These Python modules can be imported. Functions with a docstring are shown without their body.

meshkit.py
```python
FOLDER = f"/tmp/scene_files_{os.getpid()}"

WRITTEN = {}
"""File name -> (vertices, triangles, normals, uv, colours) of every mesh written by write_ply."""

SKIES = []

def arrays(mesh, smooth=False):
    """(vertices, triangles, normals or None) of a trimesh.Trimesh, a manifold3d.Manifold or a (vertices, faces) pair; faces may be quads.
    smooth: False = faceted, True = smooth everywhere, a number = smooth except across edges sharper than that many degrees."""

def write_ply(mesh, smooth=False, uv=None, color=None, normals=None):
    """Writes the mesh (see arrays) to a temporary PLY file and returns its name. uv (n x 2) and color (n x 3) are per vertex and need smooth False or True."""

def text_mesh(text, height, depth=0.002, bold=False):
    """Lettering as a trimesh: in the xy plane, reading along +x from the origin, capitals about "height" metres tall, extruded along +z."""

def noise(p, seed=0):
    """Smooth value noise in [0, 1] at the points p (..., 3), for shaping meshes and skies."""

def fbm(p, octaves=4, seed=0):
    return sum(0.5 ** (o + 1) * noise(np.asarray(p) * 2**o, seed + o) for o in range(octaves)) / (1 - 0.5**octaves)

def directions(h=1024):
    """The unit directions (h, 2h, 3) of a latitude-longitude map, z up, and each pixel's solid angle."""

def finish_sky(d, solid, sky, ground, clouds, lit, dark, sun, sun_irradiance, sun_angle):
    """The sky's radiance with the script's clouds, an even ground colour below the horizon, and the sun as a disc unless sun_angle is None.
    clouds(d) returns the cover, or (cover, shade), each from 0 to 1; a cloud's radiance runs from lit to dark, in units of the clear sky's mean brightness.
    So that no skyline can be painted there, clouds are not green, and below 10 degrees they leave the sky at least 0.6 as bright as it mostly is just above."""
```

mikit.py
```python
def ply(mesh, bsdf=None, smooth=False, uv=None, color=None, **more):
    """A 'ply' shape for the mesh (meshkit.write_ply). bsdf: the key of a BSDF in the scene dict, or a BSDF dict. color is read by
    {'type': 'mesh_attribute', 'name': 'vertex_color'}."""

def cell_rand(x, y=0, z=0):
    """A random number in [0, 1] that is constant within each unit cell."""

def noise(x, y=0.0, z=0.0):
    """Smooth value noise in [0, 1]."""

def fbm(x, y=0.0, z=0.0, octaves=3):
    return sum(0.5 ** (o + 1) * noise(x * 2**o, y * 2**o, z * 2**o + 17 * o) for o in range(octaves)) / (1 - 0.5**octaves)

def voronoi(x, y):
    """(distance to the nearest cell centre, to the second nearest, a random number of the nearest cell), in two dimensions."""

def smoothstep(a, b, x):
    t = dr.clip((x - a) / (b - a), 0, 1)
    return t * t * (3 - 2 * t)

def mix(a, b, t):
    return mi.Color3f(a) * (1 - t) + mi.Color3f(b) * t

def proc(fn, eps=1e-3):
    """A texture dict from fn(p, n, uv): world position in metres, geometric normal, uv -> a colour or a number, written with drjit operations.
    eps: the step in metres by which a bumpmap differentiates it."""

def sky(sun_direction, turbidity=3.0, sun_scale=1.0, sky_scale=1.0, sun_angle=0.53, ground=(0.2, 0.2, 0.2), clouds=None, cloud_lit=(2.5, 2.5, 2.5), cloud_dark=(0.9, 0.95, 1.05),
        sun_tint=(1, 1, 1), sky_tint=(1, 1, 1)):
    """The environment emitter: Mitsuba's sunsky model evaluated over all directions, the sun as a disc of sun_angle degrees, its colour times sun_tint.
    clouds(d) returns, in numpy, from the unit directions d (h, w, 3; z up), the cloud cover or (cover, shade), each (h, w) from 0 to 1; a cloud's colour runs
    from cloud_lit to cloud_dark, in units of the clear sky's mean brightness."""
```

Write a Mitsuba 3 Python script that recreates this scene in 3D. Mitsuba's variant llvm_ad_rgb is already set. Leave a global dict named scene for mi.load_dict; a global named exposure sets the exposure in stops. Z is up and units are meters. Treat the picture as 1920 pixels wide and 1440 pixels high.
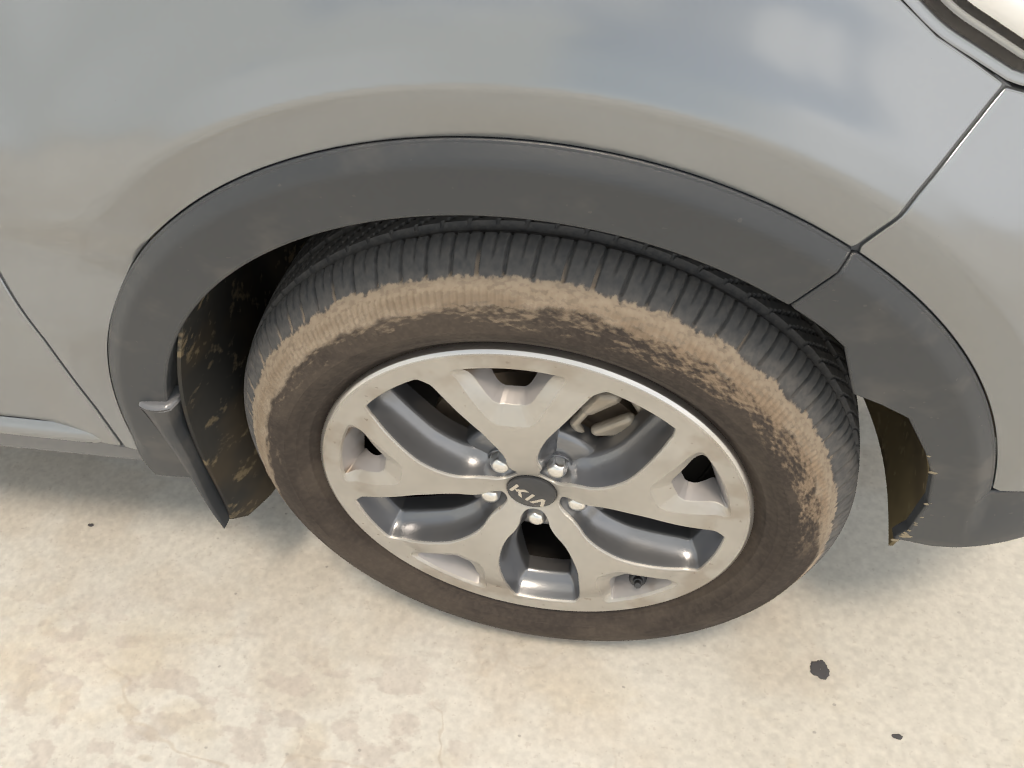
import math, random
import numpy as np, trimesh, shapely, mitsuba as mi, drjit as dr
from shapely import affinity
from shapely.geometry import Polygon, Point, LineString, box as sbox
from scipy.spatial import Delaunay
import mikit, meshkit
from mikit import ply, proc, noise, fbm, smoothstep, mix, voronoi

# ------------------------------------------------------------------ camera, sky, exposure
YAW, PITCH, ROLL = -0.26759, 0.85976, -0.12020
CAM = np.array([0.12626, -0.47024, 1.09023])
FPX = 1594.65
cyw, syw = math.cos(YAW), math.sin(YAW)
FWD = np.array([syw*math.cos(PITCH), cyw*math.cos(PITCH), -math.sin(PITCH)])
RT0 = np.array([cyw, -syw, 0.0]); UP0 = np.cross(RT0, FWD)
CUP = -math.sin(ROLL)*RT0 + math.cos(ROLL)*UP0
T = mi.ScalarTransform4f
scene, labels = {"type": "scene"}, {}
scene["camera"] = {"type": "perspective", "fov": math.degrees(2*math.atan(960/FPX)), "fov_axis": "x", "near_clip": 0.01, "far_clip": 300.0,
                   "to_world": T().look_at(origin=CAM.tolist(), target=(CAM+FWD).tolist(), up=CUP.tolist())}
exposure = 2.25
def reflection_cloud(d):  # unseen cloud cover, shaped for what the paint reflects
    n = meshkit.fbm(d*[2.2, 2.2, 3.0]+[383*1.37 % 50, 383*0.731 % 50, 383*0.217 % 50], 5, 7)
    t = np.clip((n-0.35)/0.10, 0, 1); cover = 0.46+0.54*t*t*(3-2*t)          # thin veil, thicker in banks; offset chosen so the fender mirrors a gap
    k = meshkit.fbm(d*1.4+[3749*1.37 % 50, 3749*0.731 % 50, 3749*0.217 % 50], 3, 11)      # cloud shade, offset chosen to brighten the sky mirrored towards the front
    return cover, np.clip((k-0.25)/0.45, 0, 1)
scene["sky"] = mikit.sky((0.10, -0.30, 1.0), turbidity=3, sun_scale=0.30, sun_angle=11, sky_tint=(1.28, 1.0, 0.78), clouds=reflection_cloud, cloud_lit=(2.8, 2.76, 2.68), cloud_dark=(1.82, 1.83, 1.70), ground=(0.42, 0.39, 0.33))

# ------------------------------------------------------------------ geometry of the car in plan
STEER, CAMBER, SPIN = 0.01158, -0.03842, math.radians(2.4)
HUBZ = 0.32895
AX = np.array([math.sin(STEER)*math.cos(CAMBER), math.cos(STEER)*math.cos(CAMBER), math.sin(CAMBER)])   # axle, pointing into the car
WF = np.array([math.cos(STEER), -math.sin(STEER), 0.0])
WU = np.array([-math.sin(STEER)*math.sin(CAMBER), -math.cos(STEER)*math.sin(CAMBER), math.cos(CAMBER)])
HUB = np.array([0, 0, HUBZ])
XA, ZA = -0.00476, 0.33322          # centre of the wheel arch
RO, RI = 0.4380, 0.3776             # outer and inner edge of the arch trim
RC = 0.4790                          # crease of the flared fender lip
YB = 0.002

def sstep(a, b, x):
    t = np.clip((x-a)/(b-a), 0, 1); return t*t*(3-2*t)

def front_curve(x):
    return 0.16*np.maximum(0, x-0.15)**2 + 2.6*np.maximum(0, x-0.42)**2

def y_body(x, z):
    """How far inboard the painted side stands at (x, z)."""
    x, z = np.asarray(x, float), np.asarray(z, float)
    r = np.hypot(x-XA, z-ZA); th = np.degrees(np.arctan2(z-ZA, x-XA))
    th = np.where(th < -90, th+360, th)
    zc = ZA+np.sqrt(np.maximum(0, RC**2-(x-XA)**2))
    zs = 0.5*(zc+0.645+np.sqrt((zc-0.645)**2+0.05**2))
    s = np.maximum(0, z-zs)
    y = YB + 0.001 + (0.06+0.08*sstep(-0.05, -0.3, x))*s + 1.3*s*s
    amp = 1 - 0.9*sstep(108, 150, th); amp = amp*(1-0.5*sstep(25, 5, th))
    d = r-RC; w = 0.0055
    sp = 0.5*(np.sqrt(d*d+w*w)+d)                               # 0 below the crease, d above it
    flare = 0.021*(1-np.exp(-sp/0.050)) + 0.20*sp*sstep(0.16, 0.34, x)
    band = -0.25*np.maximum(0, RC-RO-0.0015+np.minimum(d, 0))
    # a shallow dip added to shape a reflection line behind the arch
    zl = 0.655 - 0.10*(x+0.40)
    m = sstep(-0.24, -0.33, x)
    y = y + m*0.015*np.exp(-((z-zl+0.035)/0.05)**2)
    return y + amp*flare + band*amp*sstep(0.56, 0.50, r) + (1-amp)*0.021*0.45*sstep(0.44, 0.56, r) - 0.004*0 + front_curve(x)

def y_clad(x, z):
    x, z = np.asarray(x, float), np.asarray(z, float)
    r = np.hypot(x-XA, z-ZA)
    t = np.clip((RO-0.0135-r)/0.046, 0, 1)
    ch = np.clip((r-(RO-0.0150))/0.0150, 0, 1)
    ch = np.where(z < 0.40, ch*sstep(0.33, 0.40, z), ch)
    return YB - 0.010 + 0.004*t + 0.012*ch**1.15 + front_curve(x) + 0.06*np.maximum(0, 0.40-z)

def arc(r, a0, a1, n=80, c=(XA, ZA)):
    a = np.radians(np.linspace(a0, a1, n)); return [(c[0]+r*math.cos(t), c[1]+r*math.sin(t)) for t in a]

# ------------------------------------------------------------------ mesh tools
def densify(ring, step):
    p = np.asarray(ring.coords)[:-1]; L = ring.length; n = max(24, int(L/step))
    pts = np.array([ring.interpolate(k*L/n).coords[0] for k in range(n)])
    return pts

def keep_corner_densify(ring, step):
    out = []
    p = np.asarray(ring.coords)
    for a, b in zip(p[:-1], p[1:]):
        L = np.hypot(*(b-a)); k = max(1, int(round(L/step)))
        for i in range(k): out.append(a+(b-a)*i/k)
    return np.array(out)

def fill(poly, rings, step, jitter=0.0):
    """Triangulates the polygon whose boundary vertices are given in rings, with inner points on a hexagonal grid."""
    x0, y0, x1, y1 = poly.bounds
    xs = np.arange(x0, x1, step); ys = np.arange(y0, y1, step*0.866)
    g = np.array([(x+(j % 2)*step/2, y) for j, y in enumerate(ys) for x in xs])
    inner = poly.buffer(-0.62*step)
    g = g[shapely.contains_xy(inner, g[:, 0], g[:, 1])] if not inner.is_empty else np.zeros((0, 2))
    b = np.vstack(rings); pts = np.vstack([b, g])
    tri = Delaunay(pts).simplices
    c = pts[tri].mean(1)
    tri = tri[shapely.contains_xy(poly, c[:, 0], c[:, 1])]
    a, bb, cc = pts[tri[:, 0]], pts[tri[:, 1]], pts[tri[:, 2]]
    area = (bb[:, 0]-a[:, 0])*(cc[:, 1]-a[:, 1])-(bb[:, 1]-a[:, 1])*(cc[:, 0]-a[:, 0])
    tri = np.where(area[:, None] > 0, tri, tri[:, ::-1])
    return pts, tri[np.abs(area) > 1e-12]

def panel(poly, yfun, step=0.006, edge=0.002, skirt=0.012, bstep=None):
    """A sheet-metal panel: the polygon in (x, z) lifted to yfun, with rounded edges turned inward."""
    q = poly.buffer(-edge, join_style=2)
    if q.geom_type != "Polygon": q = max(q.geoms, key=lambda t: t.area)
    rings = [keep_corner_densify(q.exterior, bstep or step)] + [keep_corner_densify(h, bstep or step) for h in q.interiors]
    poly2 = Polygon(rings[0], [h for h in rings[1:]])
    pts, tri = fill(poly2, rings, step)
    V = [np.c_[pts[:, 0], yfun(pts[:, 0], pts[:, 1]), pts[:, 1]]]; F = [tri]; n = len(pts); off = 0
    for k, rg in enumerate(rings):
        m = len(rg); ccw = Polygon(rg).exterior.is_ccw
        tang = np.roll(rg, -1, 0)-np.roll(rg, 1, 0); tang /= np.linalg.norm(tang, axis=1, keepdims=True)+1e-12
        nrm = np.c_[tang[:, 1], -tang[:, 0]]*(1 if ccw else -1)*(1 if k == 0 else -1)
        base = yfun(rg[:, 0], rg[:, 1]); prev = np.arange(off, off+m)
        for a, dep in [(30, 0), (60, 0), (90, 0), (90, skirt)]:
            a = math.radians(a); p2 = rg+nrm*edge*math.sin(a)
            V.append(np.c_[p2[:, 0], base+edge*(1-math.cos(a))+dep, p2[:, 1]])
            cur = np.arange(n, n+m); n += m
            i = np.arange(m); j = (i+1) % m
            f = np.vstack([np.c_[prev[i], cur[i], prev[j]], np.c_[cur[i], cur[j], prev[j]]])
            F.append(f[:, ::-1] if (ccw == (k == 0)) else f)
            prev = cur
        off += m
    return trimesh.Trimesh(np.vstack(V), np.vstack(F), process=False)

def loft(rings, closed=True):
    """Joins rings of equally many points."""
    m = len(rings[0]); V = np.vstack(rings); F = []
    i = np.arange(m if closed else m-1); j = (i+1) % m
    for k in range(len(rings)-1):
        a, b = k*m, (k+1)*m
        F += [np.c_[a+i, b+i, a+j], np.c_[b+i, b+j, a+j]]
    return trimesh.Trimesh(V, np.vstack(F), process=False)

def wheel_pt(u, y, v):
    """Wheel coordinates (forward, inboard, up before spin) to the world."""
    u, y, v = np.broadcast_arrays(np.asarray(u, float), np.asarray(y, float), np.asarray(v, float))
    return HUB + u[..., None]*WF + y[..., None]*AX + v[..., None]*WU

def revolve(profile, n=240, a0=0, a1=360, disp=None):
    """profile: (r, y) pairs about the axle."""
    pr = np.asarray(profile, float); full = abs(a1-a0) >= 360
    a = np.radians(np.linspace(a0, a1, n, endpoint=not full))
    R, A = np.meshgrid(pr[:, 0], a); Y = np.broadcast_to(pr[:, 1], R.shape)
    P = wheel_pt(R*np.cos(A), Y, R*np.sin(A)); m = len(pr)
    F = []
    ii = np.arange(n if full else n-1)
    for i in ii:
        a_, b_ = i*m+np.arange(m-1), ((i+1) % n)*m+np.arange(m-1)
        F += [np.c_[a_, b_, a_+1], np.c_[b_, b_+1, a_+1]]
    return trimesh.Trimesh(P.reshape(-1, 3), np.vstack(F), process=False)

def smooth_curve(pts, n):
    """Catmull-Rom through the points."""
    p = np.asarray(pts, float); p = np.vstack([2*p[0]-p[1], p, 2*p[-1]-p[-2]]); out = []
    for k in range(1, len(p)-2):
        t = np.linspace(0, 1, n, endpoint=False)[:, None]
        out.append(0.5*(2*p[k]+(p[k+1]-p[k-1])*t+(2*p[k-1]-5*p[k]+4*p[k+1]-p[k+2])*t*t+(-p[k-1]+3*p[k]-3*p[k+1]+p[k+2])*t**3))
    return np.vstack(out+[p[-2:-1]])

def put(key, mesh, bsdf, smooth=35, **lab):
    scene[key] = ply(mesh, bsdf, smooth=smooth)
    if lab: labels[key] = lab

# ------------------------------------------------------------------ materials
def two(d): return {"type": "twosided", "bsdf": d}
def rgb(*c): return {"type": "rgb", "value": list(c)}

scene["paint"] = two({"type": "principled", "base_color": rgb(0.305, 0.320, 0.338), "metallic": 0.85, "roughness": 0.15, "specular": 0.5, "clearcoat": 1.0, "clearcoat_gloss": 0.96})
scene["grey_plastic"] = {"type": "bumpmap", "arbitrary": proc(lambda p, n, uv: noise(p.x*1400, p.y*1400, p.z*1400), eps=4e-4), "scale": 0.00025,
    "bsdf": two({"type": "principled", "base_color": proc(lambda p, n, uv: mix(mix((0.036, 0.041, 0.049), (0.046, 0.050, 0.056), fbm(p.x*9, p.y*9, p.z*9)), (0.12, 0.11, 0.10), 0.30*smoothstep(0.52, 0.75, fbm(p.x*22, p.y*22, p.z*22, 5))+0.25*smoothstep(0.83, 0.88, fbm(p.x*190, p.y*190, p.z*190, 2)))), "roughness": 0.40, "specular": 0.55})}
scene["seam_grey"] = two({"type": "diffuse", "reflectance": rgb(0.13, 0.135, 0.145)})
scene["gap_brown"] = two({"type": "diffuse", "reflectance": rgb(0.16, 0.125, 0.085)})

def wheel_axes(p):
    d = [p.x-float(HUB[0]), p.y-float(HUB[1]), p.z-float(HUB[2])]
    dot = lambda a: d[0]*float(a[0])+d[1]*float(a[1])+d[2]*float(a[2])
    u, y, v = dot(WF), dot(AX), dot(WU)
    return u, y, v, dr.sqrt(u*u+v*v), dr.atan2(v, u)

def tyre_color(p, n, uv):
    u, y, v, r, a = wheel_axes(p)
    ca, sa = dr.cos(a), dr.sin(a)
    edge = fbm(ca*14+5, sa*14, r*30, 4)
    fine = fbm(u*260, v*260, y*120, 3)
    lump = fbm(ca*17+3, sa*17, r*150, 4); speck = fbm(ca*60, sa*60, r*420, 3)
    rubber = mix((0.029, 0.0225, 0.0195), (0.043, 0.0335, 0.029), fbm(ca*5, sa*5, r*60, 4))
    tread = mix((0.070, 0.072, 0.077), (0.110, 0.110, 0.112), fine)
    c = mix(rubber, tread, smoothstep(0.296, 0.306, r))
    up = smoothstep(-0.35, 0.15, sa)
    left = smoothstep(0.2, -0.7, ca)
    right = smoothstep(0.05, 0.6, ca)
    outer = 0.3030+0.006*(edge-0.5)+0.007*(fine-0.5)
    core = 0.2895-0.007*left+0.012*(edge-0.5)+0.008*(lump-0.5)+0.010*(1-up)
    band = smoothstep(core-0.003, core+0.002, r)*smoothstep(outer+0.0015, outer-0.001, r)*smoothstep(0.22, 0.40, lump+0.4*up)
    mud = mix((0.215, 0.17, 0.125), (0.345, 0.29, 0.23), 0.5*fine+0.5*speck)
    c = mix(c, mud, band*(0.30+0.65*up)*(0.80+0.2*smoothstep(0.35, 0.5, speck)))
    # thinner, broken ochre mud on the sidewall below it
    patch = fbm(ca*4.5+7, sa*4.5, r*55, 4)
    tex = 0.34*lump+0.34*speck+0.32*patch
    lim = 0.40+0.20*smoothstep(0.2930, 0.2690, r)-0.035*right-0.015*left
    sp = smoothstep(lim-0.04, lim+0.16, tex)*smoothstep(0.262, 0.272, r)*smoothstep(0.2985, 0.2925, r)*smoothstep(-0.15, 0.25, sa)
    ochre = mix((0.140, 0.100, 0.070), (0.285, 0.215, 0.150), speck)
    ochre = mix((0.19, 0.15, 0.11), ochre, 0.25+0.75*right)
    c = mix(c, ochre, sp*0.85)
    # the thin dry line of mud down round the shoulder
    low = smoothstep(0.299, 0.304, r)*smoothstep(0.312, 0.306, r)*smoothstep(0.34, 0.50, lump)*(1-up)
    c = mix(c, (0.36, 0.27, 0.19), low*0.85)
    pitch = 360/84; deg = a*(180/math.pi); deg = dr.select(deg < 0, deg+360, deg)
    jit = 0.35*dr.sin(a*11)+0.3*dr.sin(a*5+1)
    ph = (deg+jit+22*(y-0.03))/pitch; ph = ph-dr.floor(ph)
    fill = smoothstep(0.02, 0.06, ph)*smoothstep(0.18, 0.14, ph)*smoothstep(0.301, 0.304, r)*smoothstep(0.318, 0.309, r)*smoothstep(0.48, 0.58, fbm(ca*26, sa*26, 3, 2))*up
    c = mix(c, (0.30, 0.25, 0.20), fill*0.8)
    dust = smoothstep(0.3, 0.8, fine)*0.05+0.06*smoothstep(0.48, 0.70, fbm(ca*3.2+2, sa*3.2, r*26, 4))*smoothstep(0.300, 0.280, r)
    return mix(c, (0.36, 0.29, 0.22), dust)

scene["rubber"] = two({"type": "principled", "base_color": proc(tyre_color), "roughness": 0.72, "specular": 0.35})
def alloy_color(p, n, uv):
    u, y, v, r, a = wheel_axes(p)
    c = mix((0.465, 0.447, 0.415), (0.545, 0.525, 0.492), fbm(u*30, v*30, y*30))
    d = smoothstep(0.50, 0.72, fbm(u*22+5, v*22, y*40, 5))*smoothstep(0.12, 0.22, r)
    c = mix(c, (0.30, 0.235, 0.175), d*0.40)
    s = smoothstep(0.80, 0.86, fbm(u*140, v*140, y*90, 3))
    return mix(c, (0.25, 0.19, 0.14), s*0.5)
scene["alloy"] = two({"type": "principled", "base_color": proc(alloy_color), "metallic": 0.75, "roughness": 0.42, "specular": 0.5, "clearcoat": 0.25, "clearcoat_gloss": 0.8})
scene["alloy_lip"] = two({"type": "principled", "base_color": rgb(0.74, 0.72, 0.70), "metallic": 0.9, "roughness": 0.25})
scene["pocket_grey"] = two({"type": "principled", "base_color": rgb(0.215, 0.22, 0.235), "metallic": 0.8, "roughness": 0.25, "clearcoat": 1.0, "clearcoat_gloss": 0.92})
scene["pocket_silver"] = two({"type": "principled", "base_color": proc(lambda p, n, uv: mix((0.40, 0.385, 0.385), (0.27, 0.21, 0.16), smoothstep(0.5, 0.75, fbm(p.x*24, p.y*24, p.z*24)))), "metallic": 0.5, "roughness": 0.42})
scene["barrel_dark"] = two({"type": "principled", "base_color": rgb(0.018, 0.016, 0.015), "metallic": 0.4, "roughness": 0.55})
scene["chrome"] = two({"type": "principled", "base_color": rgb(0.82, 0.81, 0.79), "metallic": 1.0, "roughness": 0.16})
scene["cap_black"] = two({"type": "principled", "base_color": rgb(0.035, 0.037, 0.042), "roughness": 0.25, "specular": 0.5, "clearcoat": 0.5})
scene["iron"] = two({"type": "principled", "base_color": proc(lambda p, n, uv: mix((0.20, 0.155, 0.115), (0.34, 0.27, 0.21), fbm(p.x*45, p.y*45, p.z*45))), "metallic": 0.35, "roughness": 0.5})
scene["iron_light"] = two({"type": "principled", "base_color": proc(lambda p, n, uv: mix((0.36, 0.31, 0.25), (0.50, 0.45, 0.38), fbm(p.x*60, p.y*60, p.z*60))), "metallic": 0.4, "roughness": 0.38})
scene["iron_dark"] = two({"type": "principled", "base_color": rgb(0.045, 0.04, 0.038), "metallic": 0.3, "roughness": 0.6})

def muddy(base, spot, warm):
    def fn(p, n, uv):
        a = fbm(p.x*38, p.y*38, p.z*38, 4); b = fbm(p.x*120+7, p.y*120, p.z*120, 3); d = fbm(p.x*16+3, p.y*16, p.z*16)
        c = mix(base, warm, smoothstep(0.42, 0.68, d))
        return mix(c, spot, smoothstep(0.56, 0.70, 0.55*a+0.45*b))
    return fn
scene["flap_rubber"] = two({"type": "principled", "base_color": proc(muddy((0.026, 0.026, 0.025), (0.15, 0.12, 0.075), (0.046, 0.037, 0.026))), "roughness": 0.65, "specular": 0.35})
scene["olive_flap"] = two({"type": "principled", "base_color": proc(muddy((0.105, 0.082, 0.048), (0.23, 0.185, 0.11), (0.165, 0.130, 0.070))), "roughness": 0.75, "specular": 0.25})
scene["liner"] = two({"type": "principled", "base_color": proc(muddy((0.030, 0.024, 0.015), (0.10, 0.078, 0.04), (0.062, 0.050, 0.026))), "roughness": 0.8, "specular": 0.2})

def floor_color(p, n, uv):
    x, y = p.x, p.y
    big = fbm(x*1.6+4, y*1.6, 0, 4); mid = fbm(x*7, y*9, 1, 5); fine = fbm(x*130, y*150, 2, 4)
    c = mix((0.525, 0.503, 0.452), (0.58, 0.565, 0.525), smoothstep(0.3, 0.7, big))
    c = mix(c, (0.46, 0.405, 0.335), smoothstep(0.48, 0.72, mid)*0.40)
    near = smoothstep(0.04, -0.12, y)
    st = smoothstep(0.50, 0.62, fbm(x*26+11, y*44, 3, 6))*smoothstep(0.35, 0.60, fbm(x*4+7, y*6, 6, 2))*near
    c = mix(c, (0.40, 0.345, 0.315), st*0.40)
    yel = smoothstep(0.50, 0.70, fbm(x*11+31, y*17, 5, 5))*near
    c = mix(c, (0.50, 0.435, 0.325), yel*0.30)
    w = dr.abs(fbm(x*5+2+0.5*mid, y*7+8, 9, 5)-0.5)
    c = mix(c, (0.40, 0.34, 0.27), smoothstep(0.018, 0.002, w)*smoothstep(0.5, 0.6, fbm(x*3+20, y*4, 4, 2))*0.40*near)
    pit = smoothstep(0.74, 0.82, fbm(x*150+3, y*200, 7, 3))
    c = mix(c, (0.30, 0.255, 0.22), pit*0.2)
    f, s, k = voronoi(x*30, y*42)
    c = mix(c, (0.16, 0.14, 0.13), smoothstep(0.085, 0.05, f)*smoothstep(0.95, 0.98, k)*0.45)
    return c*(0.86+0.28*fine)
scene["concrete"] = {"type": "bumpmap", "arbitrary": proc(lambda p, n, uv: fbm(p.x*160, p.y*160, 0, 4)+0.6*fbm(p.x*22, p.y*22, 4, 3), eps=8e-4), "scale": 0.0007,
    "bsdf": two({"type": "principled", "base_color": proc(floor_color), "roughness": 0.5, "specular": 0.4})}
scene["letter_silver"] = two({"type": "principled", "base_color": rgb(0.60, 0.56, 0.49), "metallic": 0.6, "roughness": 0.35})
scene["reflector_white"] = two({"type": "principled", "base_color": rgb(0.85, 0.86, 0.87), "metallic": 0.6, "roughness": 0.25})
scene["housing_black"] = two({"type": "principled", "base_color": rgb(0.018, 0.016, 0.015), "roughness": 0.7, "specular": 0.2})
scene["highlight_grey"] = two({"type": "principled", "base_color": rgb(0.16, 0.165, 0.18), "metallic": 0.3, "roughness": 0.22, "specular": 0.6, "clearcoat": 1.0})  # lighter, glossier grey: puts the sky highlight of the ledge into its colour
scene["sill_grey"] = two({"type": "principled", "base_color": rgb(0.14, 0.143, 0.15), "roughness": 0.4, "specular": 0.5})
scene["mud_pale"] = two({"type": "diffuse", "reflectance": rgb(0.26, 0.225, 0.165)})
scene["bar_grey"] = two({"type": "principled", "base_color": rgb(0.33, 0.335, 0.34), "roughness": 0.35, "specular": 0.5})
scene["lens_clear"] = {"type": "thindielectric", "int_ior": 1.3}
scene["tar"] = two({"type": "principled", "base_color": rgb(0.062, 0.060, 0.064), "roughness": 0.8})

# ------------------------------------------------------------------ the floor
g = trimesh.Trimesh([(-60, -60, 0), (60, -60, 0), (60, 60, 0), (-60, 60, 0)], [(0, 1, 2), (0, 2, 3)], process=False)
put("floor", g, "concrete", False, kind="structure", label="pale beige concrete floor with faint stains and hairline cracks", category="floor")

# ------------------------------------------------------------------ the car: body
CAR = "parked_car"
labels[CAR] = {"label": "silver grey car with muddy front wheel, seen at its front wheel arch", "category": "car"}
def part(name): return f"{CAR}__{name}"

SEAM_T = math.radians(54.85)
sd = np.array([math.cos(SEAM_T), math.sin(SEAM_T)])
def seam_pt(r, off=0.0):
    return (XA+r*sd[0]+off*sd[1], ZA+r*sd[1]-off*sd[0])      # off > 0: towards the front

HL_A = (0.3205, 0.7872); HL_B = (0.2256, 0.8607)     # lower rear edge of the headlight opening
GAP = 0.0014
SEAM = [(0.2440, 0.6860), (0.2478, 0.6928), (0.2541, 0.7049), (0.2612, 0.7180), (0.2740, 0.7385), (0.2905, 0.7580), (0.3075, 0.7745), (0.3205, 0.7872)]
def seam_side(off): return [(x+0.80*off, z-0.60*off) for x, z in smooth_curve(SEAM, 6)]
fender_poly = Polygon(arc(RO+0.0008, 178, math.degrees(SEAM_T)+0.45, 120) +
    seam_side(-GAP)[8:-1] + [(HL_A[0]-0.0025, HL_A[1]+0.001), (0.2945, 0.8047), (0.2696, 0.8212), (0.2444, 0.8428), (HL_B[0], HL_B[1]), (0.19, 0.90), (0.16, 0.93), (0.10, 0.945), (-0.505, 0.945), (-0.500, 0.75), (-0.4900, 0.62), (-0.4700, 0.52), (-0.4620, 0.42), (-0.4610, 0.352)] + [(-0.448, 0.349)])
put(part("fender"), panel(fender_poly, y_body, 0.0036, 0.0009, 0.02), "paint", 40)
door_poly = Polygon([(-0.4655, 0.352), (-0.4665, 0.42), (-0.4745, 0.52), (-0.4945, 0.62), (-0.5045, 0.75), (-0.5095, 0.945), (-1.45, 0.945), (-1.45, 0.352)])
put(part("front_door"), panel(door_poly, y_body, 0.010, 0.0018, 0.02), "paint", 40)
bumper_poly = Polygon(seam_side(GAP)[8:-1] + [(HL_A[0]+0.0005, HL_A[1]-0.002), (0.334, 0.7800), (0.36, 0.7730), (0.66, 0.760), (0.66, 0.413), (0.433, 0.413)] + arc(RO+0.0008, 11, math.degrees(SEAM_T)-0.5, 60))
put(part("front_bumper"), panel(bumper_poly, y_body, 0.0040, 0.0009, 0.02), "paint", 40)
# dark backing behind the gaps, so the seams read as shut lines
def backing(poly, dy, step=0.02):
    return panel(poly, lambda x, z: y_body(x, z)+dy, step, 0.001, 0.003)
put(part("seam_backing"), trimesh.util.concatenate([
    backing(Polygon(seam_side(-0.010)+seam_side(0.010)[::-1]), 0.0032, 0.006)]), "seam_grey", 40)
put(part("door_seam_backing"), backing(Polygon([(-0.44, 0.345), (-0.44, 0.42), (-0.455, 0.55), (-0.48, 0.70), (-0.485, 0.94), (-0.525, 0.94), (-0.52, 0.72), (-0.50, 0.60), (-0.48, 0.45), (-0.48, 0.345)]), 0.0032, 0.006), "seam_grey", 40)

# hood and the far side, plain: only to close the car from above
hood = trimesh.creation.box((1.05, 1.45, 0.02)); hood.apply_translation((-0.20-0.0, 0.17+1.45/2+0.0, 0.955))
put(part("hood"), hood, "paint", False)
far = trimesh.creation.box((2.05, 0.02, 0.60)); far.apply_translation((-0.42, 1.64, 0.645))
put(part("far_side"), far, "paint", False)
under = trimesh.creation.box((1.0, 1.2, 0.02)); under.apply_translation((-0.95, 0.65, 0.27))
under2 = trimesh.creation.box((1.1, 1.1, 0.02)); under2.apply_translation((0.09, 1.0, 0.27))
bulk = trimesh.creation.box((0.02, 1.5, 0.66)); bulk.apply_translation((-1.44, 0.85, 0.61))
nose = trimesh.creation.box((0.02, 1.4, 0.62)); nose.apply_translation((0.62, 0.95, 0.60))
put(part("underbody"), trimesh.util.concatenate([under, under2, bulk, nose]), "iron_dark", False)

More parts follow.
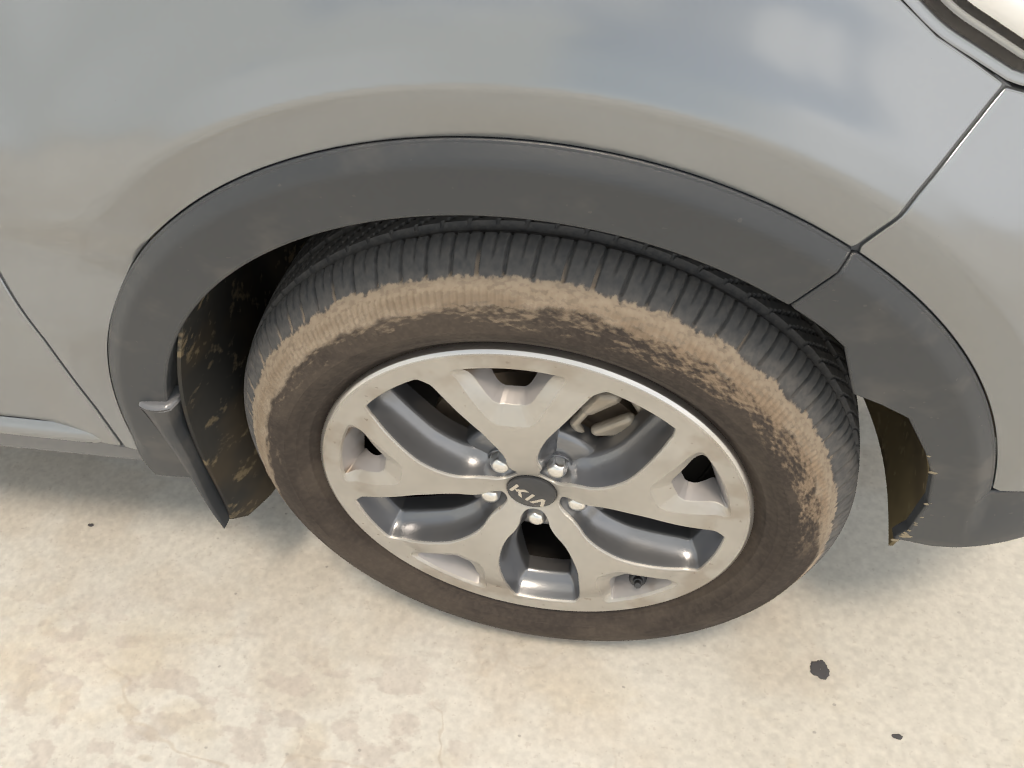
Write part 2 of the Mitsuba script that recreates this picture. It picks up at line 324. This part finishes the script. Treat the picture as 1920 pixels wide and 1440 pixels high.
# ---- arch trim, in two lengths that meet at the bumper seam
a_seam = math.degrees(SEAM_T)
trim_rear = Polygon(arc(RO-0.0002, a_seam+0.06, 182, 120) + [(-0.440, 0.308), (-0.376, 0.304)] + arc(RI, 182, a_seam+0.06, 120))
put(part("arch_trim"), panel(trim_rear, y_clad, 0.005, 0.0025, 0.03, 0.004), "grey_plastic", 40)
front_low = [(0.372, 0.345), (0.374, 0.40), (0.366, 0.443), (0.352, 0.475), (0.326, 0.521), (0.300, 0.537), (0.277, 0.548), (0.268, 0.575), (0.259, 0.602)]
trim_front = Polygon(arc(RI, a_seam-0.06, 48, 20) + front_low[::-1] + [(0.362, 0.325), (0.40, 0.318), (0.52, 0.330), (0.66, 0.345), (0.66, 0.4105), (0.425, 0.4105)] + arc(RO-0.0002, 10.2, a_seam-0.06, 90))
put(part("arch_trim_001"), panel(trim_front, y_clad, 0.005, 0.0025, 0.010, 0.004), "grey_plastic", 40)
put(part("trim_backing"), panel(Polygon(arc(RO+0.0025, 20, 132, 120)+arc(RI+0.01, 132, 20, 120)), lambda x, z: 0.0095+front_curve(x), 0.01, 0.001, 0.003), "gap_brown", 40)

# ---- sill
def y_sill(x, z): return 0.0135+0.08*np.maximum(0, 0.35-z)
sill_poly = Polygon([(-0.434, 0.349), (-1.45, 0.349), (-1.45, 0.285), (-0.437, 0.303)])
put(part("sill"), panel(sill_poly, y_sill, 0.01, 0.006, 0.05), "sill_grey", 40)
strip = trimesh.util.concatenate([])
prof = [(0.0125, 0.3740), (0.0075, 0.3695), (0.0030, 0.3610), (0.0020, 0.3550), (0.0050, 0.3510), (0.0160, 0.3500)]
xs = np.concatenate([np.linspace(-1.45, -0.50, 60), np.linspace(-0.50, -0.478, 14)[1:]])
rings = []
for x in xs:
    k = min(1.0, max(0.0, (-0.476-x)/0.022))**0.5
    rings.append(np.array([(x, 0.014+(y-0.014)*k, 0.360+(z-0.360)*k) for y, z in prof]))
put(part("sill_strip"), loft(rings, closed=False), "paint", 60)

# ---- arch liner and flaps
def liner_mesh():
    P = []
    ang = np.radians(np.linspace(10, 172, 90)); ys = np.linspace(0.012, 0.40, 24)
    rings = []
    for y in ys:
        rr = RI+0.012+0.004*np.sin(ang*9)*sstep(0.02, 0.1, y)
        rings.append(np.c_[XA+rr*np.cos(ang), np.full(len(ang), y), ZA+rr*np.sin(ang)])
    m = loft(rings, closed=False)
    back = panel(Polygon(arc(RI+0.02, 0, 180, 80)+[(-0.39, 0.15), (0.39, 0.15)]), lambda x, z: 0.40+0*x, 0.05, 0.001, 0.004)
    return trimesh.util.concatenate([m, back])
put(part("arch_liner"), liner_mesh(), "liner", 40)

def sheet(grid, thick, outward):
    """A bent sheet: grid (m, n, 3) of points and a second layer at thick along outward."""
    m, n = grid.shape[:2]; a = grid.reshape(-1, 3); b = a+np.asarray(outward)*thick; F = []
    idx = np.arange(m*n).reshape(m, n)
    q = np.stack([idx[:-1, :-1], idx[1:, :-1], idx[1:, 1:], idx[:-1, 1:]], -1).reshape(-1, 4)
    F += [q[:, [0, 1, 2]], q[:, [0, 2, 3]], q[:, [0, 2, 1]]+m*n, q[:, [0, 3, 2]]+m*n]
    rim = np.concatenate([idx[0, :], idx[1:, -1], idx[-1, -2::-1], idx[-2:0:-1, 0]])
    i = rim; j = np.roll(rim, -1)
    F += [np.c_[i, j, j+m*n], np.c_[i, j+m*n, i+m*n]]
    return trimesh.Trimesh(np.vstack([a, b]), np.vstack(F), process=False)
def rear_flap():
    zs = np.linspace(0, 1, 30); ys = np.linspace(0, 1, 24)
    curve = smooth_curve([(-0.300, 0.575), (-0.325, 0.52), (-0.343, 0.46), (-0.357, 0.38), (-0.368, 0.29), (-0.378, 0.205)], 12)
    zz = np.linspace(0.575, 0.205, 30); xx = np.interp(-zz, -curve[:, 1], curve[:, 0])
    G = np.zeros((30, 24, 3))
    for i, (x, z) in enumerate(zip(xx, zz)):
        for j, t in enumerate(ys):
            yc_ = 0.385*t
            lift = 0.016*max(0.0, 1-yc_/0.016)**2*sstep(0.235, 0.205, z)
            yy = 0.385*t
            G[i, j] = (x+0.50*min(yy, 0.06)*sstep(0.52, 0.34, z)-0.003*math.sin(9*t+z*20), 0.000+0.385*t, z-0.02*t*sstep(0.3, 0.2, z)+lift)
    return sheet(G, 0.004, (-1, 0, 0))
put(part("mud_flap"), rear_flap(), "flap_rubber", 50, label="black mud-splashed flap behind the front wheel")
def flap_trim():
    # rounded grey bead along the outer edge of the flap, with a little ledge on top
    c = smooth_curve([(-0.398, 0.452), (-0.392, 0.42), (-0.387, 0.36), (-0.386, 0.30), (-0.385, 0.26), (-0.3815, 0.222)], 10)
    rings = []
    for k, (x, z) in enumerate(c):
        w = np.interp(k, [0, 12, 30, len(c)-1], [0.046, 0.026, 0.010, 0.003])
        t = np.linspace(0, 1, 9)
        px = x+w*t; py = -0.006-0.009*np.sin(np.pi*t)**0.7
        py[0] = 0.012; py[-1] = 0.008
        rings.append(np.c_[px, py, np.full(9, z)])
    m = loft(rings, closed=False)
    return m, rings[0]
ft_mesh, ft_r0 = flap_trim()
put(part("flap_trim"), ft_mesh, "grey_plastic", 40)
ledge = [ft_r0+[0, 0, -0.003], ft_r0+[0, 0.0004, 0.0002], ft_r0*[1, 0, 1]+np.c_[0*ft_r0[:, 0], ft_r0[:, 1]*0.6+0.001, 0*ft_r0[:, 0]+0.0024], ft_r0*[1, 0, 1]+[0, 0.004, 0.0042], ft_r0*[1, 0, 1]+[0, 0.016, 0.0050]]
put(part("flap_trim_ledge"), loft(ledge, closed=False), "highlight_grey", 50, label="small ledge above the mud flap, made pale and glossy for its highlight")
def front_flap():
    G = np.zeros((26, 20, 3))
    c = smooth_curve([(0.308, 0.545), (0.345, 0.49), (0.368, 0.43), (0.3765, 0.385), (0.3745, 0.345), (0.366, 0.300)], 14)
    zz = np.linspace(0.545, 0.30, 26); xx = np.interp(-zz, -c[:, 1], c[:, 0])
    for i, (x, z) in enumerate(zip(xx, zz)):
        for j, t in enumerate(np.linspace(0, 1, 20)):
            G[i, j] = (x-0.010*t*t+0.012*math.sin(t*3), 0.016+0.262*t, z-0.035*t*sstep(0.42, 0.30, z))
    return sheet(G, 0.004, (1, 0, 0))
put(part("front_flap"), front_flap(), "olive_flap", 50, label="muddy brown liner edge ahead of the front wheel")

def mud_lumps():
    rg = np.random.RandomState(8); out = []
    line = smooth_curve([(0.350, 0.478), (0.366, 0.443), (0.374, 0.40), (0.372, 0.345), (0.362, 0.325)], 20)
    for k in range(13):
        x, z = line[rg.randint(0, len(line))]; f = 1.0 if 0.40 < z < 0.46 or z < 0.34 else 0.55
        b = trimesh.creation.icosphere(1, 1.0); v = np.array(b.vertices)*(1+0.07*rg.randn(len(b.vertices), 1))
        v = v*[0.0042*f, 0.0010, 0.0021*f]+[x+0.002+0.003*rg.randn()*f, float(y_clad(x, z))+0.0005, z+0.002*rg.randn()]
        out.append(trimesh.Trimesh(v, b.faces, process=False))
    return trimesh.util.concatenate(out)
put(part("dried_mud"), mud_lumps(), "mud_pale", 40, kind="stuff", label="pale crumbs of dried mud along the inner edge of the front arch trim")

# ---- headlight: a painted ledge, a dark housing, a grey bar, a bright reflector and a clear lens
HN = np.array([0.561, 0.828])
HLINE = smooth_curve([(0.160, 0.9310), (0.190, 0.9010), HL_B, (0.2444, 0.8428), (0.2696, 0.8212), (0.2945, 0.8047), (HL_A[0], HL_A[1]+0.0008)], 8)
HLEXT = np.vstack([HLINE, smooth_curve([HLINE[-1], (0.334, 0.7822), (0.36, 0.7752), (0.46, 0.770), (0.60, 0.764)], 8)[1:]])
def head_pt(off, dy, line=HLEXT):
    t = np.gradient(line, axis=0); t /= np.linalg.norm(t, axis=1, keepdims=True)
    q = line+np.c_[-t[:, 1], t[:, 0]]*off
    return np.c_[q[:, 0], y_body(line[:, 0], line[:, 1])+dy, q[:, 1]]
def strip_mesh(levels, line=HLEXT): return loft([head_pt(o, d, line) for o, d in levels], closed=False)
HLAMP = part("headlight")
put(part("headlight_ledge"), strip_mesh([(-0.0005, 0.006), (0.0, 0.0030), (0.0007, 0.0018), (0.0025, 0.0024), (0.0048, 0.0042), (0.0060, 0.0062), (0.0063, 0.009), (0.0063, 0.03)]), "paint", 50)
put(HLAMP+"__housing", strip_mesh([(0.0061, 0.008), (0.010, 0.011), (0.018, 0.015), (0.024, 0.022), (0.03, 0.05), (0.12, 0.12)]), "housing_black", 50)
put(HLAMP+"__trim_bar", strip_mesh([(0.0122, 0.0140), (0.0125, 0.0100), (0.0142, 0.0093), (0.0155, 0.0100), (0.0159, 0.0150)], HLEXT[26:]), "bar_grey", 40)
put(HLAMP+"__reflector", strip_mesh([(0.0208, 0.020), (0.0212, 0.0125), (0.026, 0.0110), (0.034, 0.0130), (0.050, 0.022), (0.10, 0.05)], HLEXT[22:]), "reflector_white", 40)
put(HLAMP+"__lens", strip_mesh([(0.0066, 0.0065), (0.012, 0.0050), (0.030, 0.0055), (0.055, 0.014), (0.11, 0.042)]), "lens_clear", 60)

# ------------------------------------------------------------------ the wheel
WHEEL = part("wheel")
def y_face(r):
    q = np.asarray(r, float)/0.1
    y = 0.0330-0.0630*q+0.0240*q*q
    return y - 0.0165*np.clip((q-1.9)/0.4, 0, 1)**1.3

def star(poly, c, n):
    """Boundary of a polygon star-shaped about c, at n even angles."""
    out = []
    for a in np.linspace(0, 2*np.pi, n, endpoint=False):
        ln = LineString([c, (c[0]+math.cos(a), c[1]+math.sin(a))]).intersection(poly.exterior)
        p = ln if ln.geom_type == "Point" else max(ln.geoms, key=lambda t: Point(c).distance(t))
        out.append((p.x, p.y))
    return np.array(out)

def rounded(pts, r):
    p = Polygon(pts); return p.buffer(-r).buffer(2*r).buffer(-r)

half = [(0.0, 0.0315), (0.009, 0.0335), (0.0145, 0.0415), (0.0165, 0.050), (0.0225, 0.060), (0.0310, 0.070), (0.0365, 0.080), (0.0402, 0.090), (0.0430, 0.100), (0.0458, 0.115),
        (0.0462, 0.130), (0.0455, 0.150), (0.0445, 0.170), (0.0425, 0.189)]
half_s = smooth_curve(half, 6)
top = [(0.2035*math.sin(t), 0.2035*math.cos(t)) for t in np.radians(np.linspace(10.6, 0, 14))]
outline = [tuple(p) for p in half_s]+top
big = Polygon(outline+[(-x, y) for x, y in outline[::-1][1:-1]]).buffer(0).buffer(-0.005).buffer(0.005)
sm_half = [(0.0, 0.1365), (0.0145, 0.1372), (0.022, 0.1430), (0.031, 0.157), (0.0525, 0.1945)]
sm_top = [(0.2060*math.sin(t), 0.2060*math.cos(t)) for t in np.radians(np.linspace(14.2, 0, 14))]
sm_out = sm_half+sm_top
small = Polygon(sm_out+[(-x, y) for x, y in sm_out[::-1][1:-1]]).buffer(0).buffer(-0.003).buffer(0.003)
cr_half = [(0.0, 0.1560), (0.0120, 0.1565), (0.0185, 0.1610), (0.0455, 0.1990)]
cr_top = [(0.2045*math.sin(t), 0.2045*math.cos(t)) for t in np.radians(np.linspace(12.6, 0, 14))]
cr_out = cr_half+cr_top
crisp = Polygon(cr_out+[(-x, y) for x, y in cr_out[::-1][1:-1]]).buffer(0).buffer(-0.003).buffer(0.003)
BC, SC = (0.0, 0.125), (0.0, 0.178)
NB, NS = 200, 140

def rot2(p, ang):
    c, s = math.cos(ang), math.sin(ang); return np.c_[p[:, 0]*c-p[:, 1]*s, p[:, 0]*s+p[:, 1]*c]
def to_world(p2, y):
    return wheel_pt(p2[:, 0], y, p2[:, 1])
E_ = 0.0012
bigA = star(big, BC, NB)
smA = star(small, SC, NS)
face_rings, holes = [], []
n_out = 500
a_ = np.linspace(0, 2*np.pi, n_out, endpoint=False)
ring_out = np.c_[0.2228*np.cos(a_), 0.2228*np.sin(a_)]
a2 = np.linspace(0, 2*np.pi, 120, endpoint=False)
ring_in = np.c_[0.0278*np.cos(a2), 0.0278*np.sin(a2)]
win_ang = [SPIN+math.radians(36+72*k) for k in range(5)]        # turned from straight up
spk_ang = [SPIN+math.radians(72*k) for k in range(5)]
big_rings = [rot2(star(big.buffer(E_), BC, NB), a) for a in win_ang]
sm_rings = [rot2(smA, a) for a in spk_ang]
fp = Polygon(ring_out, [ring_in]+big_rings+sm_rings)
pts, tri = fill(fp, [ring_out, ring_in]+big_rings+sm_rings, 0.0032)
face = trimesh.Trimesh(wheel_pt(pts[:, 0], y_face(np.hypot(*pts.T)), pts[:, 1]), tri, process=False)

def ring_stack(levels, ang):
    return loft([to_world(rot2(p2, ang), y) for p2, y in levels])
chamfers, pockets, swalls = [], [], []
smB = star(crisp, SC, NS)
wid = np.linalg.norm(smA-smB, axis=1)
smC = star(crisp.buffer(-0.0075), SC, NS); smC = smC-np.c_[0*smC[:, 0], 0.008*sstep(0.18, 0.20, smC[:, 1])]
yC = 0.019+0.016*sstep(0.165, 0.20, smB[:, 1])
smCe = star(crisp.buffer(-0.0008), SC, NS)
yA = y_face(np.hypot(*smA.T)); yB_ = yA+0.42*wid+0.0008
bigB = star(big.buffer(-0.0004), BC, NB)
bo = star(big.buffer(E_), BC, NB)
y0 = y_face(np.hypot(*bo.T))
inn = sstep(0.10, 0.06, bigA[:, 1])
bC = star(big.buffer(-0.0045), BC, NB); bD = star(big.buffer(-0.0090), BC, NB)
bDin = star(big.buffer(-0.0125), BC, NB)
depth = 0.036
for a in win_ang:
    pockets.append(ring_stack([(bo, y0), (star(big.buffer(E_*0.4), BC, NB), y0+E_*0.25), (bigA, y0+E_*0.9), (bigB, y0+E_*2.2)], a))
pocket_walls = []
for a in win_ang:
    lv = [(0.0004, y0+E_*2.2), (0.0012, y0+0.005), (0.0024, y0*0.7+0.0105), (0.0042, y0*0.5+0.0158), (0.0066, y0*0.35+0.0205), (0.0096, y0*0.2+0.0245), (0.0128, y0*0.2+0.0275), (0.0150, y0*0.2+0.0305), (0.0157, y0*0.2+0.0345), (0.0160, 0.050+0*y0)]
    pocket_walls.append(ring_stack([(star(big.buffer(-o), BC, NB), y) for o, y in lv], a))
for a in spk_ang:
    chamfers.append(ring_stack([(smA, yA), (smA*0.5+smB*0.5, (yA+yB_)/2), (smB, yB_), (smCe, yB_+0.0015)], a))
    swalls.append(ring_stack([(smCe, yB_+0.0015), (smCe*0.5+smC*0.5, (yB_+yC)*0.5), (smC, yC)], a))
hubwall = revolve([(0.0278, float(y_face(0.0278))), (0.0268, float(y_face(0.0278))+0.001), (0.0264, 0.026), (0.0264, 0.032)], 120)
lip_y = float(y_face(0.2228))
ring_lip = revolve([(0.2228, lip_y), (0.2238, lip_y+0.0002), (0.2243, lip_y+0.0006)], 360)
rim = trimesh.util.concatenate([face]+pockets+chamfers+[hubwall, ring_lip])
rim.merge_vertices()
put(WHEEL+"__rim", rim, "alloy", 30, label="champagne silver machined face of a five Y-spoke alloy rim")
put(WHEEL+"__rim_lip", revolve([(0.2243, lip_y+0.0006), (0.2247, lip_y+0.0010), (0.2270, lip_y+0.0028), (0.2277, lip_y+0.0042), (0.2279, lip_y+0.008), (0.2262, lip_y+0.013)], 360), "alloy_lip", 30)
for k, m in enumerate(pocket_walls):
    put(WHEEL+"__spoke_pocket"+(f"_{k:03d}" if k else ""), m, "pocket_grey", 40)
for k, m in enumerate(swalls):
    put(WHEEL+"__window_wall"+(f"_{k:03d}" if k else ""), m, "pocket_silver", 40)
hubplate = revolve([(0.026, 0.0280), (0.040, 0.0280), (0.066, 0.0285), (0.076, 0.0295), (0.083, 0.0315), (0.087, 0.0345), (0.089, 0.040), (0.0895, 0.055)], 160)
put(WHEEL+"__hub_plate", hubplate, "pocket_grey", 40)
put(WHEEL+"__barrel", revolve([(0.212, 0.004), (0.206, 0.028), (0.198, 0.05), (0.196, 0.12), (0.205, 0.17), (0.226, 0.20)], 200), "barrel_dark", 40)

# tyre
prof = [(0.2200, 0.0130), (0.2280, 0.0115), (0.2325, 0.0080), (0.2385, 0.0020), (0.2450, -0.0040), (0.2545, -0.0100), (0.2640, -0.0130), (0.2740, -0.0120), (0.2820, -0.0088), (0.2905, -0.0035),
        (0.2980, 0.0030), (0.3050, 0.0105), (0.3120, 0.0180), (0.3180, 0.0250), (0.3220, 0.0320), (0.3245, 0.0400), (0.3265, 0.0520), (0.3285, 0.0750), (0.3293, 0.1000)]
ps = smooth_curve(prof, 7)
ps = np.vstack([ps, np.c_[ps[::-1, 0], 0.2-ps[::-1, 1]][1:]])
def tyre_mesh():
    n = 2016; m = len(ps)
    seg = np.r_[0, np.cumsum(np.hypot(*np.diff(ps, axis=0).T))]
    a = np.linspace(0, 2*np.pi, n, endpoint=False)
    A, R = np.meshgrid(a, ps[:, 0], indexing="ij"); Y = np.broadcast_to(ps[:, 1], R.shape)
    rng = np.random.RandomState(4)
    # outward normal of the profile, in (r, y)
    t = np.gradient(ps, axis=0); nr, ny = t[:, 1], -t[:, 0]; L = np.hypot(nr, ny); nr, ny = nr/L, ny/L
    deg = np.degrees(A)
    d = np.zeros_like(R)
    y_ = Y
    tread = sstep(0.3035, 0.3060, R)
    pitch = 360/84
    jit = 0.35*np.sin(np.radians(deg)*11)+0.3*np.sin(np.radians(deg)*5+1)
    ph = ((deg+jit+220*(y_-0.03)*0.10)/pitch) % 1
    lat = (sstep(0.00, 0.04, ph)-sstep(0.12, 0.16, ph))
    outer = (y_ < 0.043)
    d -= 0.0030*lat*tread*outer*sstep(0.043, 0.040, y_)
    sip = (sstep(0.50, 0.54, ph)-sstep(0.58, 0.62, ph))
    d -= 0.0020*sip*sstep(0.312, 0.318, R)*outer
    for yc in (0.0455, 0.080, 0.120, 0.1545):
        d -= 0.0065*(sstep(yc-0.0050, yc-0.0035, y_)-sstep(yc+0.0035, yc+0.0050, y_))*(R > 0.31)
    ph2 = ((deg*1.0+300*(y_-0.06))/pitch) % 1
    d -= 0.003*(sstep(0.0, 0.06, ph2)-sstep(0.14, 0.20, ph2))*(y_ > 0.05)*(y_ < 0.15)*(R > 0.31)
    # serrated band and fine rings on the sidewall
    ser = ((deg/1.25) % 1)
    d += 0.0009*sstep(0.15, 0.3, ser)*sstep(0.75, 0.6, ser)*sstep(0.2835, 0.2850, R)*sstep(0.2985, 0.2960, R)*(y_ < 0.05)
    d += 0.0010*np.exp(-((R-0.2825)/0.0010)**2)*(y_ < 0.05) + 0.0012*np.exp(-((R-0.2400)/0.0014)**2)*(y_ < 0.05)
    d += 0.0008*np.exp(-((R-0.2615)/0.0008)**2)*(y_ < 0.05) + 0.0007*np.exp(-((R-0.2500)/0.0007)**2)*(y_ < 0.05)
    d += 0.0005*sstep(0.2, 0.4, ser)*sstep(0.8, 0.6, ser)*sstep(0.2685, 0.2700, R)*sstep(0.2790, 0.2775, R)*(y_ < 0.05)*sstep(0.1, 0.3, np.sin(np.radians(deg)*3+0.6))
    # lumps of dried mud
    P3 = np.stack([R*np.cos(A)*60, R*np.sin(A)*60, Y*60], -1)
    lum = meshkit.fbm(P3, 4, 3)
    d += 0.0030*np.clip(lum-0.45, 0, 1)*sstep(0.274, 0.286, R)*sstep(0.303, 0.297, R)*(y_ < 0.05)*sstep(-0.4, 0.1, np.sin(A))
    R2, Y2 = R+d*nr, Y+d*ny
    P = wheel_pt(R2*np.cos(A), Y2, R2*np.sin(A))
    # the contact patch is flat and the sidewall bulges a little above it
    P[..., 2] = np.maximum(P[..., 2], 0.0006)
    idx = np.arange(n*m).reshape(n, m); i2 = np.roll(idx, -1, 0)
    F = np.concatenate([np.stack([idx[:, :-1], i2[:, :-1], idx[:, 1:]], -1).reshape(-1, 3), np.stack([i2[:, :-1], i2[:, 1:], idx[:, 1:]], -1).reshape(-1, 3)])
    return trimesh.Trimesh(P.reshape(-1, 3), F, process=False)
put(WHEEL+"__tyre", tyre_mesh(), "rubber", 35, label="black tyre with a band of dried beige mud round its shoulder")

# lug nuts
def lug_nut(u, v):
    n = 48; t = np.linspace(0, 2*np.pi, n, endpoint=False)
    hexr = 0.0098/np.maximum(np.cos(((t+0.3) % (np.pi/3))-np.pi/6), 1e-6)
    rings = []
    for y, k, s in [(0.0330, 1.12, 0), (0.0300, 1.12, 0), (0.0290, 1.0, 1), (0.0190, 1.0, 1), (0.0165, 0.97, 0.6), (0.0142, 0.86, 0.2), (0.0126, 0.62, 0), (0.0119, 0.32, 0), (0.0118, 0.02, 0)]:
        r = k*(s*np.minimum(hexr, 0.0110)+(1-s)*0.0104)
        rings.append(wheel_pt(u+r*np.cos(t), y, v+r*np.sin(t)))
    return loft(rings)
def nut_seat(u, v):
    t = np.linspace(0, 2*np.pi, 48, endpoint=False)
    return loft([wheel_pt(u+r*np.cos(t), y, v+r*np.sin(t)) for y, r in [(0.0290, 0.0150), (0.0255, 0.0146), (0.0250, 0.0140), (0.0262, 0.0128), (0.0290, 0.0118), (0.0310, 0.0110)]])
for k in range(5):
    a = SPIN+math.radians(90+36+72*k)
    put(WHEEL+"__nut_seat"+(f"_{k:03d}" if k else ""), nut_seat(0.0505*math.cos(a), 0.0505*math.sin(a)), "pocket_grey", 40)
    put(WHEEL+"__lug_nut"+(f"_{k:03d}" if k else ""), lug_nut(0.0505*math.cos(a), 0.0505*math.sin(a)), "chrome", 40)
# hub cap with raised letters
cy = 0.0135
put(WHEEL+"__hub_cap", revolve([(0.0001, cy-0.0022), (0.010, cy-0.0019), (0.019, cy-0.0008), (0.0240, cy+0.0002), (0.0262, cy+0.0014), (0.0266, cy+0.004), (0.0262, 0.030)], 120), "cap_black", 50)

def emblem():
    K = [Polygon([(0, 0), (0.22, 0), (0.22, 1), (0, 1)]), Polygon([(0.22, 0.42), (0.75, 1), (1.08, 1), (0.42, 0.34)]), Polygon([(0.40, 0.58), (0.82, 0), (1.12, 0), (0.55, 0.72)])]
    I = [Polygon([(0, 0), (0.24, 0), (0.24, 1), (0, 1)])]
    A = [Polygon([(0, 0), (0.27, 0), (0.72, 1), (0.42, 1)]), Polygon([(0.42, 1), (0.72, 1), (1.16, 0), (0.88, 0)])]
    out = []
    for ps_, x0 in ((K, 0.0), (I, 1.36), (A, 1.78)):
        for g_ in ps_: out.append(affinity.translate(g_, x0, 0))
    u = shapely.union_all(out); return getattr(u, "geoms", [u])
ang_e = math.radians(-37); ce, se = math.cos(ang_e), math.sin(ang_e)
for k, g_ in enumerate(emblem()):
    m_ = trimesh.creation.extrude_polygon(g_, 1.0, engine="earcut"); v_ = np.array(m_.vertices)
    ex, ey = (v_[:, 0]-1.47)*0.0150, (v_[:, 1]-0.5)*0.0145
    uu, vv = ex*ce-ey*se-0.0015, ex*se+ey*ce-0.0035
    rr_ = np.hypot(uu, vv); ys_ = cy-0.0022+2.4e-3*(rr_/0.024)**2
    m_ = trimesh.Trimesh(wheel_pt(uu, ys_-0.0007*(v_[:, 2] < 0.5)+0.0002, vv), m_.faces, process=False)
    put(WHEEL+"__emblem_letter"+(f"_{k:03d}" if k else ""), m_, "letter_silver", False)
# tyre valve in the lower right window
def valve():
    b = np.array([0.1180, 0.016, -0.1500]); d = np.array([0.05, -0.9, 0.50]); d = d/np.linalg.norm(d)
    e1 = np.cross(d, [0, 1, 0.3]); e1 /= np.linalg.norm(e1); e2 = np.cross(d, e1); t = np.linspace(0, 2*np.pi, 24, endpoint=False)
    rings = []
    for h, r in [(-0.010, 0.0105), (0.000, 0.0105), (0.003, 0.0085), (0.004, 0.0060), (0.009, 0.0052), (0.0095, 0.0042), (0.015, 0.0042), (0.016, 0.0034), (0.0161, 0.0001)]:
        q = b+d*h+r*(np.cos(t)[:, None]*e1+np.sin(t)[:, None]*e2); rings.append(wheel_pt(q[:, 0], q[:, 1], q[:, 2]))
    return loft(rings)
put(WHEEL+"__valve", valve(), "cap_black", 40)

# brake behind the spokes
put(WHEEL+"__brake_disc", revolve([(0.030, 0.050), (0.072, 0.050), (0.076, 0.054), (0.077, 0.070), (0.080, 0.073), (0.123, 0.073), (0.125, 0.074), (0.125, 0.095), (0.08, 0.096)], 160), "iron", 35)
def caliper():
    import manifold3d as m3
    def blob(pts, r):
        s = [m3.Manifold.sphere(r, 20).translate(p) for p in pts]
        return m3.Manifold.batch_hull(s)
    m = blob([(0.0575, 0.106, 0.052), (0.081, 0.125, 0.052), (0.070, 0.124, 0.052)], 0.0085)
    m += blob([(0.0575, 0.110, 0.060), (0.081, 0.130, 0.060), (0.070, 0.150, 0.075), (0.100, 0.135, 0.075)], 0.006)
    m += blob([(0.043, 0.084, 0.048), (0.050, 0.066, 0.048)], 0.0050)+blob([(0.050, 0.066, 0.048), (0.066, 0.050, 0.052)], 0.0050)
    m += blob([(0.043, 0.084, 0.048), (0.0575, 0.106, 0.052)], 0.0050)
    m += blob([(0.0655, 0.074, 0.050), (0.0975, 0.096, 0.050), (0.0965, 0.078, 0.052)], 0.0065)
    m += blob([(0.112, 0.100, 0.060), (0.112, 0.125, 0.065), (0.090, 0.140, 0.065)], 0.008)
    me = m.refine_to_length(0.004).to_mesh(); v = me.vert_properties[:, :3]
    return trimesh.Trimesh(wheel_pt(v[:, 0], v[:, 2], v[:, 1]), me.tri_verts, process=False)
put(WHEEL+"__added_brake_shield", revolve([(0.03, 0.108), (0.150, 0.108), (0.190, 0.112), (0.1955, 0.118)], 120), "barrel_dark", 35)  # dark plate added to close the barrel and keep the openings black
put(WHEEL+"__brake_caliper", caliper(), "iron_light", 40)

# ------------------------------------------------------------------ spots on the floor
def blob_mesh(x, y, rx, ry, h, seed):
    rg = np.random.RandomState(seed); n = 40; t = np.linspace(0, 2*np.pi, n, endpoint=False)
    w = 1+0.06*np.sin(2*t+rg.rand()*6)+0.07*np.sin(3*t+rg.rand()*6)+0.06*np.sin(5*t+rg.rand()*6)+0.04*rg.randn(n)
    rings = [np.c_[x+rx*w*k*np.cos(t), y+ry*w*k*np.sin(t), np.full(n, z)] for k, z in [(1.0, 0.0004), (0.97, h*0.6), (0.85, h), (0.45, h*1.08), (0.02, h*1.1)]]
    return loft(rings)
put("tar_spot", blob_mesh(0.355, 0.006, 0.0120, 0.0125, 0.0015, 3), "tar", 40, label="largest black tar spot on the floor, ahead of the tyre", category="stain")
put("tar_spot_001", blob_mesh(0.441, -0.065, 0.0060, 0.0035, 0.001, 5), "tar", 40, label="small dark spot on the floor near the lower right corner", category="stain")
put("tar_spot_002", blob_mesh(-0.724, 0.080, 0.005, 0.003, 0.001, 5), "tar", 40, label="tiny dark spot on the floor below the sill at left", category="stain")
